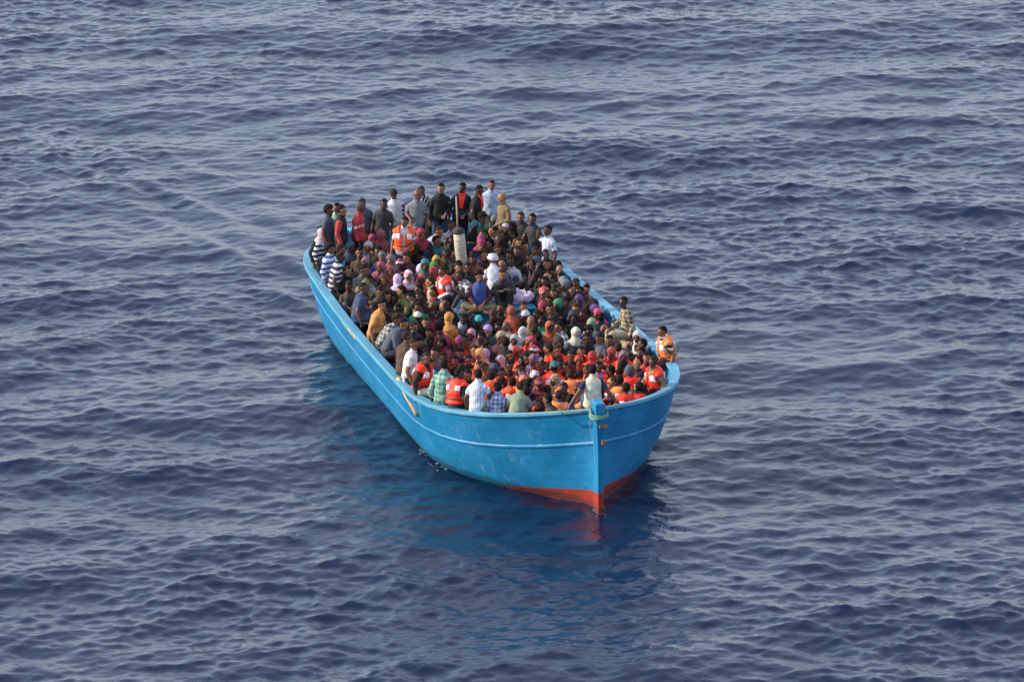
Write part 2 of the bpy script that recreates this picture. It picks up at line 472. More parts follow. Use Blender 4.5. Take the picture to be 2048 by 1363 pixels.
class Proto:
    def __init__(s, hip_z, lean, side, yaw, pitch, elbows, wrists, knees, ankles, foot=None, twist=0):
        parts = []; s.bones = []
        def add(vf): parts.append(vf)
        def limb(a, b, ra, rb, lab):
            pts = [a, a.lerp(b, .33), a.lerp(b, .7), b]
            add(tube_mesh([a - (b - a).normalized() * ra * .6] + pts + [b + (b - a).normalized() * rb * .6], [ra * .6, ra, ra * .99, (ra * .55 + rb * .45), rb, rb * .6], 12)); s.bones.append((a, b, ra, rb, lab))
        hip = Vector((0, 0, hip_z))
        # spine, curving forward by lean
        def spine(t):
            p = hip.copy(); n = 12; dt = t / n
            for i in range(n):
                a = R(lean) * (.35 + .9 * ((i + .5) * dt / .5)); b = R(side)
                p += Vector((math.sin(b), math.sin(a), math.cos(a) * math.cos(b))) * dt
            return p
        nb = spine(.53); s.U = (nb - hip).normalized(); s.X = Vector((1, 0, 0)); s.X = (s.X - s.U * s.X.dot(s.U)).normalized(); s.F = s.U.cross(s.X)
        s.hip = hip; s.nb = nb
        rings = [(-.11, .10, .085), (-.06, .165, .125), (.03, .175, .135), (.14, .155, .122), (.26, .148, .122), (.37, .162, .125), (.44, .162, .110), (.49, .125, .088), (.53, .07, .065)]
        V, F = [], []; n = 16
        for t, rx, ry in rings:
            c = spine(t) if t > 0 else hip + Vector((0, 0, t)); U = (spine(max(t, 0) + .02) - spine(max(t, 0))).normalized()
            X = (Vector((1, 0, 0)) - U * U.x).normalized(); Fw = U.cross(X)
            for k in range(n):
                a = 2 * math.pi * k / n; V.append(c + X * (rx * math.cos(a)) + Fw * (ry * math.sin(a)))
        for i in range(len(rings) - 1):
            for k in range(n):
                a, b = i * n + k, i * n + (k + 1) % n; F.append((a, b, b + n, a + n))
        F.append(tuple(range(n))[::-1]); F.append(tuple((len(rings) - 1) * n + k for k in range(n)))
        add((V, F))
        for t0, t1 in ((0, .2), (.2, .36), (.36, .47)): s.bones.append((spine(t0), spine(t1), .15, .15, 'torso'))
        # head
        hd = Vector((0, .035, .155)); fl = R(lean) * .4
        s.hc = nb + Vector((R(side) * .1, .035 + .1 * math.sin(fl), .158))
        yq = Matrix.Rotation(-R(yaw), 3, 'Z') @ Matrix.Rotation(R(pitch), 3, 'X')
        fr = tuple(yq @ a for a in UPV); s.hf = fr
        def H(x, y, z): return s.hc + fr[0] * x + fr[1] * y + fr[2] * z
        limb(spine(.47), s.hc + fr[2] * -.06, .058, .054, 'neck')
        add(ellipsoid(H(0, -.012, .022), (.077, .098, .098), fr, 16, 12)); add(ellipsoid(H(0, .022, -.050), (.058, .068, .072), fr, 14, 10))
        add(ellipsoid(H(0, .098, -.018), (.017, .024, .028), fr, 8, 6)); add(ellipsoid(H(0, .072, .026), (.052, .022, .016), fr, 10, 6))
        add(ellipsoid(H(0, .080, -.062), (.028, .018, .018), fr, 8, 6)); add(ellipsoid(H(0, .062, -.098), (.028, .026, .022), fr, 8, 6))
        for sg in (-1, 1): add(ellipsoid(H(sg * .080, -.005, -.012), (.014, .022, .034), fr, 8, 6))
        s.bones.append((H(0, -.01, .03), H(0, .02, -.06), .085, .065, 'head'))
        fingers = []
        for sg, el, wr, kn, an in zip((-1, 1), elbows, wrists, knees, ankles):
            sh = spine(.435) + Vector((sg * .155, 0, 0)); e = hip + Vector((el[0] * .86, el[1], el[2])); w = hip + Vector((wr[0] * .9, wr[1], wr[2]))
            limb(sh, e, .058, .045, 'uarm'); limb(e, w, .046, .031, 'farm')
            d = (w - e).normalized(); xa = d.orthogonal().normalized() if abs(d.z) > .95 else d.cross(Vector((0, 0, 1))).normalized(); za = xa.cross(d)
            pc = w + d * .055; add(ellipsoid(pc, (.041, .06, .018), (xa, d, za), 10, 6)); s.bones.append((w + d * .01, w + d * .10, .035, .03, 'hand'))
            for fi, (fx, fl_) in enumerate(((-.030, .070), (-.010, .080), (.011, .076), (.031, .060))):
                b0 = w + d * .088 + xa * fx; b1 = b0 + d * fl_ * .5 - za * .008 + xa * fx * .12; b2 = b1 + d * fl_ * .42 - za * .026
                fingers.append([b0, b1, b2])
            b0 = w + d * .03 - xa * .033 * sg; fingers.append([b0, b0 + d * .03 - xa * .030 * sg - za * .006, b0 + d * .062 - xa * .036 * sg - za * .014])
            hj = hip + Vector((sg * .09, 0, -.015)); k = hip + Vector(kn); a = hip + Vector(an)
            limb(hj, k, .092, .062, 'thigh'); limb(k, a, .060, .040, 'shin')
            fd = Vector(foot[0 if sg < 0 else 1]).normalized() if foot else Vector((sg * .12, 1, -.05)).normalized()
            fx_ = fd.cross(Vector((0, 0, 1))).normalized(); fz = fx_.cross(fd)
            fc = a + fd * .065 - fz * .035; add(ellipsoid(fc, (.045, .135, .042), (fx_, fd, fz), 10, 8)); s.bones.append((fc - fd * .08, fc + fd * .1, .045, .045, 'foot'))
        V, F = [], []
        for v, f in parts:
            o = len(V); V += v; F += [tuple(i + o for i in q) for q in f]
        me = bpy.data.meshes.new("tmp"); me.from_pydata([tuple(v) for v in V], [], F); me.update()
        ob = bpy.data.objects.new("tmp", me); COL.objects.link(ob)
        rm = ob.modifiers.new("r", 'REMESH'); rm.mode = 'VOXEL'; rm.voxel_size = .0165; rm.use_smooth_shade = True
        sm = ob.modifiers.new("s", 'SMOOTH'); sm.factor = .5; sm.iterations = 3
        dg = bpy.context.evaluated_depsgraph_get(); ev = ob.evaluated_get(dg); m2 = ev.to_mesh()
        n = len(m2.vertices); co = np.empty(n * 3, np.float32); m2.vertices.foreach_get("co", co); s.V = co.reshape(-1, 3).astype(float)
        nf = len(m2.polygons); lt = np.empty(nf, np.int32); m2.polygons.foreach_get("loop_total", lt)
        lv = np.empty(len(m2.loops), np.int32); m2.loops.foreach_get("vertex_index", lv)
        assert (lt == 4).all(); s.Q = lv.reshape(-1, 4)
        ev.to_mesh_clear(); bpy.data.objects.remove(ob); bpy.data.meshes.remove(me)
        s.normals(); s.classify()
        # body mesh with separate fingers and eyes
        V = [tuple(v) for v in s.V]; F = [tuple(q) for q in s.Q]; nsk = len(F)
        for fg in fingers:
            v, f = tube_mesh(fg, [.0105, .0098, .0075], 6); o = len(V); V += [tuple(p) for p in v]; F += [tuple(i + o for i in q) for q in f]
        ne = len(F)
        for sg in (-1, 1):
            v, f = ellipsoid(H(sg * .031, .079, .004), (.014, .010, .008), fr, 6, 4); o = len(V); V += [tuple(p) for p in v]; F += [tuple(i + o for i in q) for q in f]
        me = bpy.data.meshes.new("body"); me.from_pydata(V, [], F); me.polygons.foreach_set("use_smooth", [True] * len(F))
        me.materials.append(None); me.materials.append(M_EYE)
        me.polygons.foreach_set("material_index", [0] * ne + [1] * (len(F) - ne)); me.update()
        s.body = me; s.cache = {}
        s.head_h = s.hc.z
    def normals(s):
        a, b, c, d = (s.V[s.Q[:, i]] for i in range(4)); fn = np.cross(c - a, d - b); N = np.zeros_like(s.V)
        for i in range(4): np.add.at(N, s.Q[:, i], fn)
        s.N = N / (np.linalg.norm(N, axis=1, keepdims=True) + 1e-12)
    def classify(s):
        best = np.full(len(s.V), 1e9); lab = np.empty(len(s.V), dtype=object); par = np.zeros(len(s.V))
        for a, b, ra, rb, l in s.bones:
            A = np.array(a); D = np.array(b) - A; t = np.clip(((s.V - A) @ D) / (D @ D), 0, 1)
            d = np.linalg.norm(s.V - A - t[:, None] * D, axis=1) - (ra + (rb - ra) * t)
            w = d < best; best[w] = d[w]; lab[w] = l; par[w] = t[w]
        s.lab, s.par = lab, par
        hv = s.V - np.array(s.hc); s.h = np.stack([hv @ np.array(f) for f in s.hf], 1)
        tv = s.V - np.array(s.hip); s.t = np.stack([tv @ np.array(s.X), tv @ np.array(s.F), tv @ np.array(s.U)], 1)
    def is_(s, *ls): return np.isin(s.lab.astype(str), ls)
    def shell(s, key, mask, off, smooth=0, rim=.004, wr=0.0, wscale=9, squash=None):
        if key in s.cache: return s.cache[key]
        fm = mask[s.Q].all(1); Q = s.Q[fm]; used = np.unique(Q)
        if len(used) == 0: s.cache[key] = None; return None
        mp = np.full(len(s.V), -1); mp[used] = np.arange(len(used)); q = mp[Q]
        P0 = s.V[used]; N = s.N[used]; o = off(used) if callable(off) else np.full(len(used), off)
        if wr:
            w = np.array([noise.noise(Vector(p * wscale)) for p in P0]); o = o + wr * w
        P = P0 + N * o[:, None]
        e = np.concatenate([q[:, [0, 1]], q[:, [1, 2]], q[:, [2, 3]], q[:, [3, 0]]]); es = np.sort(e, 1)
        uq, inv, cnt = np.unique(es, axis=0, return_inverse=True, return_counts=True); bd = e[cnt[inv] == 1]
        isb = np.zeros(len(used), bool); isb[bd.ravel()] = True
        for _ in range(smooth):
            acc = np.zeros_like(P); c = np.zeros(len(P))
            for i, j in ((0, 1), (1, 0)):
                keep = ~isb[uq[:, i]] | (cnt == 1)
                np.add.at(acc, uq[keep, i], P[uq[keep, j]]); np.add.at(c, uq[keep, i], 1)
            P = np.where(c[:, None] > 0, .5 * P + .5 * acc / np.maximum(c, 1)[:, None], P)
        if squash: P = squash(P)
        bi = np.unique(bd); bm_ = np.full(len(P), -1); bm_[bi] = len(P) + np.arange(len(bi))
        Pr = P0[bi] + N[bi] * rim if rim >= 0 else P[bi] + N[bi] * rim
        F = [tuple(x) for x in q] + [(int(b), int(a), int(bm_[a]), int(bm_[b])) for a, b in bd]
        me = bpy.data.meshes.new(key); me.from_pydata([tuple(v) for v in np.concatenate([P, Pr])], [], F)
        me.polygons.foreach_set("use_smooth", [True] * len(F)); me.materials.append(None)
        if key.startswith("shirt"):
            me.materials.append(None); arm = np.isin(s.lab[used].astype(str), ("uarm", "farm")); am = arm[q].all(1).astype(int)
            mi = np.zeros(len(F), int); mi[:len(q)] = am; me.polygons.foreach_set("material_index", mi)
        me.update()
        s.cache[key] = me
        return me
    # garments ------------------------------------------------------
    def shirt(s, long):
        m = s.is_('torso', 'uarm') | (s.is_('neck') & (s.h[:, 2] < -.165)) | (s.is_('thigh') & (s.t[:, 2] < .1) & (s.par < .12))
        if long: m |= s.is_('farm') & (s.par < .93)
        else: m &= ~(s.is_('uarm') & (s.par > .72))
        m &= s.t[:, 2] > -.09
        return s.shell("shirt_long" if long else "shirt_short", m, lambda u: .013 + .007 * (s.lab[u] == 'torso'), 1, .002, .020, 9)
    def trousers(s):
        m = s.is_('thigh', 'shin') | (s.is_('torso') & (s.t[:, 2] < .06))
        m &= ~(s.is_('shin') & (s.par > .94))
        return s.shell("trousers", m, lambda u: .011, 1, .002, .008, 9)
    def shoes(s): return s.shell("shoe", s.is_('foot'), .008, 0, .002)
    def hairline(s, lo=0.0):
        x, y, z = s.h.T
        lim = np.where(y > .03, .066 + lo, np.where(y < -.015, -.055 + lo, -.055 + lo + (y + .015) / .045 * .121))
        return s.is_('head') & (z > lim) & ~((np.abs(x) > .074) & (z < .02) & (y > -.03))
    def hair(s): return s.shell("hair", s.hairline(), .010, 0, .001, .007, 40)
    def bushy(s): return s.shell("bushy_hair", s.hairline(), lambda u: .028 + .022 * np.clip((s.h[u, 2] + .02) / .1, 0, 1), 1, .001, .016, 30)
    def cap(s): return s.shell("knit_cap", s.is_('head') & (s.h[:, 2] > .030 - .25 * np.minimum(s.h[:, 1], 0) * 0 + .15 * np.minimum(s.h[:, 1], .0)), lambda u: .020 + .012 * np.clip((s.h[u, 2] - .05) / .06, 0, 1), 1, .003, .004, 25)
    def turban(s): return s.shell("turban", s.is_('head') & (s.h[:, 2] > .018 + .3 * np.minimum(s.h[:, 1], .06)), lambda u: .050 - .25 * np.clip(s.h[u, 2] - .09, 0, .1) + .010 * np.sin(s.h[u, 2] * 150 + s.h[u, 0] * 30), 0, .003, .008, 18)
    def face(s):
        x, y, z = s.h.T
        return (y > .028) & ((x / .060) ** 2 + ((z + .028) / .088) ** 2 < 1)
    def scarf(s):
        x, y, z = s.h.T
        nbd = np.linalg.norm((s.V - np.array(s.nb)) * np.array([1, 1, .8]), axis=1)
        m = (s.is_('head') & ~s.face()) | (s.is_('neck')) | (s.is_('torso', 'uarm') & (nbd < .175))
        def off(u):
            z_ = s.h[u, 2]; return np.where(z_ > -.07, .022, np.where(s.lab[u] == 'neck', .055, .042)) + .012 * np.clip(-s.h[u, 1] / .08, 0, 1)
        return s.shell("headscarf", m, off, 5, .004, .010, 11)
    def hood(s):
        m = (s.is_('head') & ~s.face()) | s.is_('neck')
        return s.shell("hood", m, lambda u: .030 + .02 * np.clip(-s.h[u, 1] / .08, 0, 1), 4, .006, .008, 14)
    def vest_mask(s):
        x, y, t = s.t.T
        return s.is_('torso') & (t > .05) & (t < .56) & (np.abs(x) < .185)
    def vest(s):
        m = (s.vest_mask() | (s.is_('uarm') & (s.par < .10)) | (s.is_('neck') & (s.h[:, 2] < -.11) & (s.h[:, 1] < .03))) & (s.t[:, 2] > .05)
        m &= ~((np.abs(s.t[:, 0]) < .020) & (s.t[:, 1] > 0.03))
        m &= ~((s.t[:, 1] > .02) & (s.t[:, 2] > .42) & (np.abs(s.t[:, 0]) < .075 * np.clip((s.t[:, 2] - .36) / .10, 0, 1)))
        return s.shell("life_vest", m, lambda u: .068 + .012 * np.sin(s.t[u, 2] * 28), 2, .012, .008, 10)
    def vest_narrow(s):
        x, y, t = s.t.T
        m = (s.is_('torso') & (t > .22) & (np.abs(x) < .035 + .13 * np.clip(t - .22, 0, 1)) & (y > .01)) | (s.is_('neck') & (s.h[:, 2] < -.12))
        return s.shell("narrow_vest", m, .045, 2, .012, .006, 12)
    def vest_band(s, t0, t1, key): 
        m = s.vest_mask() & (s.t[:, 2] > t0) & (s.t[:, 2] < t1)
        return s.shell(key, m, .082, 2, .05)
    def vest_patch(s, key):
        x, y, t = s.t.T
        f, sg = key.split("|")[1].split(","); f = int(f); sg = int(sg)
        m = s.vest_mask() & (x * sg > .055) & (x * sg < .155) & (t > .33) & (t < .44) & (y * f > .02)
        return s.shell(key, m, .085, 1, .055)

M_EYE = plain_material("dark_eye", (.02, .012, .01), .25, .1, 10)

def sym(p, q=None): return [(-p[0], p[1], p[2]), q or p]
def make_protos():
    K = {}
    hugK = sym((.13, .29, .30)); hugA = sym((.11, .49, -.03))
    crK = sym((.36, .22, .02)); crA = [(.10, .30, -.04), (-.10, .36, -.03)]
    for nm, yaw, pit in (("hug", 0, -8), ("hug_left", -38, -5), ("hug_right", 34, -10)):
        K[nm] = Proto(.12, 16, 0, yaw, pit, sym((.27, .17, .22)), [(-.04, .40, .20), (.05, .43, .23)], hugK, hugA)
    K["cross"] = Proto(.11, 7, 3, -16, -4, sym((.27, .03, .20)), [(-.10, .26, .10), (.12, .27, .08)], crK, crA, [(1, .5, 0), (-1, .5, 0)])
    K["cross_right"] = Proto(.11, 9, -3, 26, -8, [(-.27, .04, .20), (.26, .14, .24)], [(-.14, .27, .06), (.05, .34, .36)], crK, crA, [(1, .5, 0), (-1, .5, 0)])
    K["slump"] = Proto(.12, 34, 0, 10, -16, sym((.27, .24, .20)), [(-.12, .44, .30), (.10, .45, .28)], hugK, hugA)
    K["arm_up"] = Proto(.11, 6, -4, -10, 0, [(-.27, .04, .20), (.34, .10, .56)], [(-.12, .27, .08), (.30, .17, .80)], crK, crA, [(1, .5, 0), (-1, .5, 0)])
    stK = sym((.105, .03, -.43)); stA = sym((.12, -.01, -.84))
    K["stand"] = Proto(.92, 3, 0, 0, -6, sym((.265, -.03, .19)), sym((.28, .06, -.05)), stK, stA)
    K["stand_left"] = Proto(.92, 4, 2, -32, -5, [(-.27, -.02, .19), (.27, .02, .20)], [(-.26, .07, -.05), (.12, .24, .14)], stK, stA)
    K["stand_right"] = Proto(.92, 5, -2, 30, -8, [(-.27, .02, .19), (.265, -.03, .19)], [(-.10, .25, .10), (.28, .07, -.05)], stK, stA)
    K["shade"] = Proto(.92, 2, 0, -14, 0, [(-.27, -.03, .19), (.40, .10, .46)], [(-.28, .05, -.05), (.15, .18, .68)], stK, stA)
    rlK = sym((.13, .42, .02)); rlA = sym((.13, .45, -.40))
    K["rail"] = Proto(.10, 8, 0, 0, -6, sym((.29, -.03, .20)), sym((.31, .06, -.03)), rlK, rlA)
    K["rail_left"] = Proto(.10, 12, 0, -40, -6, [(-.29, -.02, .20), (.28, .14, .22)], [(-.32, .05, -.03), (.12, .36, .10)], rlK, rlA)
    K["rail_right"] = Proto(.10, 12, 0, 40, -6, [(-.28, .14, .22), (.29, -.02, .20)], [(-.12, .36, .10), (.32, .05, -.03)], rlK, rlA)
    K["rail_slump"] = Proto(.10, 36, 0, 12, -10, sym((.29, .26, .16)), [(-.16, .44, .06), (.16, .45, .05)], rlK, rlA)
    K["rail_spread"] = Proto(.10, 4, 0, 12, -4, sym((.36, -.08, .25)), sym((.52, -.16, .06)), rlK, rlA)
    return K
PROTO = make_protos()

# ------------------------------------------------------------------ people: materials
PAL = dict(black="17181c", dark="2a2526", charcoal="34363c", darkbrown="3a2a26", brown="5a4034", maroon="5a1f2c", navy="1f2a48", slate="4a5568", grey="7a7d84",
    lightgrey="b4b4ba", white="d2d2da", cream="d9d2bd", beige="b8a888", khaki="8a7450", tan="9a7a58", red="c02028", crimson="b0203e", coral="d8503c", rust="a8482c", vermilion="ee4a22",
    orange="e8801c", amber="dc9028", mustard="c08a20", yellow="d8b850", olive="7a7a34", green="4a8c34", mint="9ac0a4", sage="8a9c80", jade="2f9a68", teal="1f7c80", turquoise="22b8b0", cyan="3aa8d8",
    blue="2450a0", denim="2f4c70", paleblue="a8bcd8", lavender="9a86c8", lilac="d8b4dc", purple="5c3a80", mauve="8a6478", magenta="b0246a", hotpink="e8386c", pink="cc8a98", rose="b04a5c", peach="f09a58")
CN = dict(darkbrown="dark brown", lightgrey="light grey", paleblue="pale blue", hotpink="hot pink", dark="near-black")
MC = {}
def cloth(c, pat=None):
    key = (c, pat)
    if key in MC: return MC[key]
    m = bpy.data.materials.new("cloth_%s%s" % (c, "_" + pat if pat else "")); nt, N, L, B = nodes(m)
    base = srgb(PAL[c]); lum = sum(base) / 3; base = tuple((v * .84 + lum * .16) * .88 for v in base); ob = N.new("ShaderNodeTexCoord").outputs["Object"]
    n = noise_tex(N, L, ob, 9, 4, .6)
    col = mixrgb(N, L, ramp(N, L, n, .3, .7), tuple(v * .82 for v in base), tuple(min(1, v * 1.12) for v in base))
    sep = N.new("ShaderNodeSeparateXYZ"); L.new(ob, sep.inputs[0])
    def band(ch, freq, duty, phase=0): 
        w = mth(N, L, 'SINE', mth(N, L, 'MULTIPLY_ADD', sep.outputs[ch], freq * 6.283, phase)); return ramp(N, L, w, duty - .15, duty + .15)
    if pat:
        kind, c2 = pat.split("_"); b2 = srgb(PAL[c2])
        if kind == "hoops": col = mixrgb(N, L, band("Z", 8.5, 0.1), col, b2)
        elif kind == "pin": col = mixrgb(N, L, band("X", 22, .2), col, b2)
        elif kind == "diag":
            w = mth(N, L, 'SINE', mth(N, L, 'MULTIPLY', mth(N, L, 'ADD', sep.outputs["X"], mth(N, L, 'MULTIPLY', sep.outputs["Z"], .5)), 70)); col = mixrgb(N, L, ramp(N, L, w, .1, .4), col, b2)
        elif kind == "plaid":
            a = band("X", 11, 0.0); b_ = band("Z", 11, 0.0); y_ = band("Y", 11, 0.0)
            k = mth(N, L, 'MULTIPLY', mth(N, L, 'ADD', mth(N, L, 'ADD', a, b_), y_), .333); col = mixrgb(N, L, k, col, b2)
        elif kind == "print":
            vo = N.new("ShaderNodeTexVoronoi"); vo.inputs["Scale"].default_value = 26; L.new(ob, vo.inputs["Vector"])
            col = mixrgb(N, L, ramp(N, L, vo.outputs["Distance"], .38, .30), col, b2)
        elif kind == "chest":
            k = mth(N, L, 'MULTIPLY', band("X", 20, .1), mth(N, L, 'COMPARE', sep.outputs["Z"], 1.22, .035)); col = mixrgb(N, L, k, col, b2)
    L.new(col, B.inputs["Base Color"]); B.inputs["Roughness"].default_value = .85
    bump(N, L, noise_tex(N, L, ob, 14, 4, .6), .5, .03, B)
    MC[key] = m
    return m
def special(name, base, rough, emis=None):
    if name not in MC:
        m = plain_material(name, base, rough, .12, 14, None, .35); MC[name] = m
        if "hair" in name: m.node_tree.nodes["Principled BSDF"].inputs["Specular IOR Level"].default_value = .12
    return MC[name]
VEST = {"v": ("orange", special("vest_orange", srgb("ff5518"), .6)), "V": ("red-orange", special("vest_red_orange", srgb("ff3414"), .6)), "w": ("peach-orange", special("vest_peach", srgb("f88a45"), .65))}
M_REFL = special("vest_reflective_white", (.80, .80, .84), .35); M_BELT = special("vest_black_strap", (.015, .015, .018), .6)
SKINS = [special("skin_%d" % i, srgb(h), .5) for i, h in enumerate(("4a3026", "633f30", "7a513d", "946849"))]
M_HAIR = special("black_hair", (.012, .010, .010), .75); M_HAIRB = special("brown_black_hair", (.035, .022, .016), .8); M_GREYH = special("greying_hair", (.10, .09, .085), .8)
M_SHOE = special("dark_shoe", (.03, .028, .027), .6)

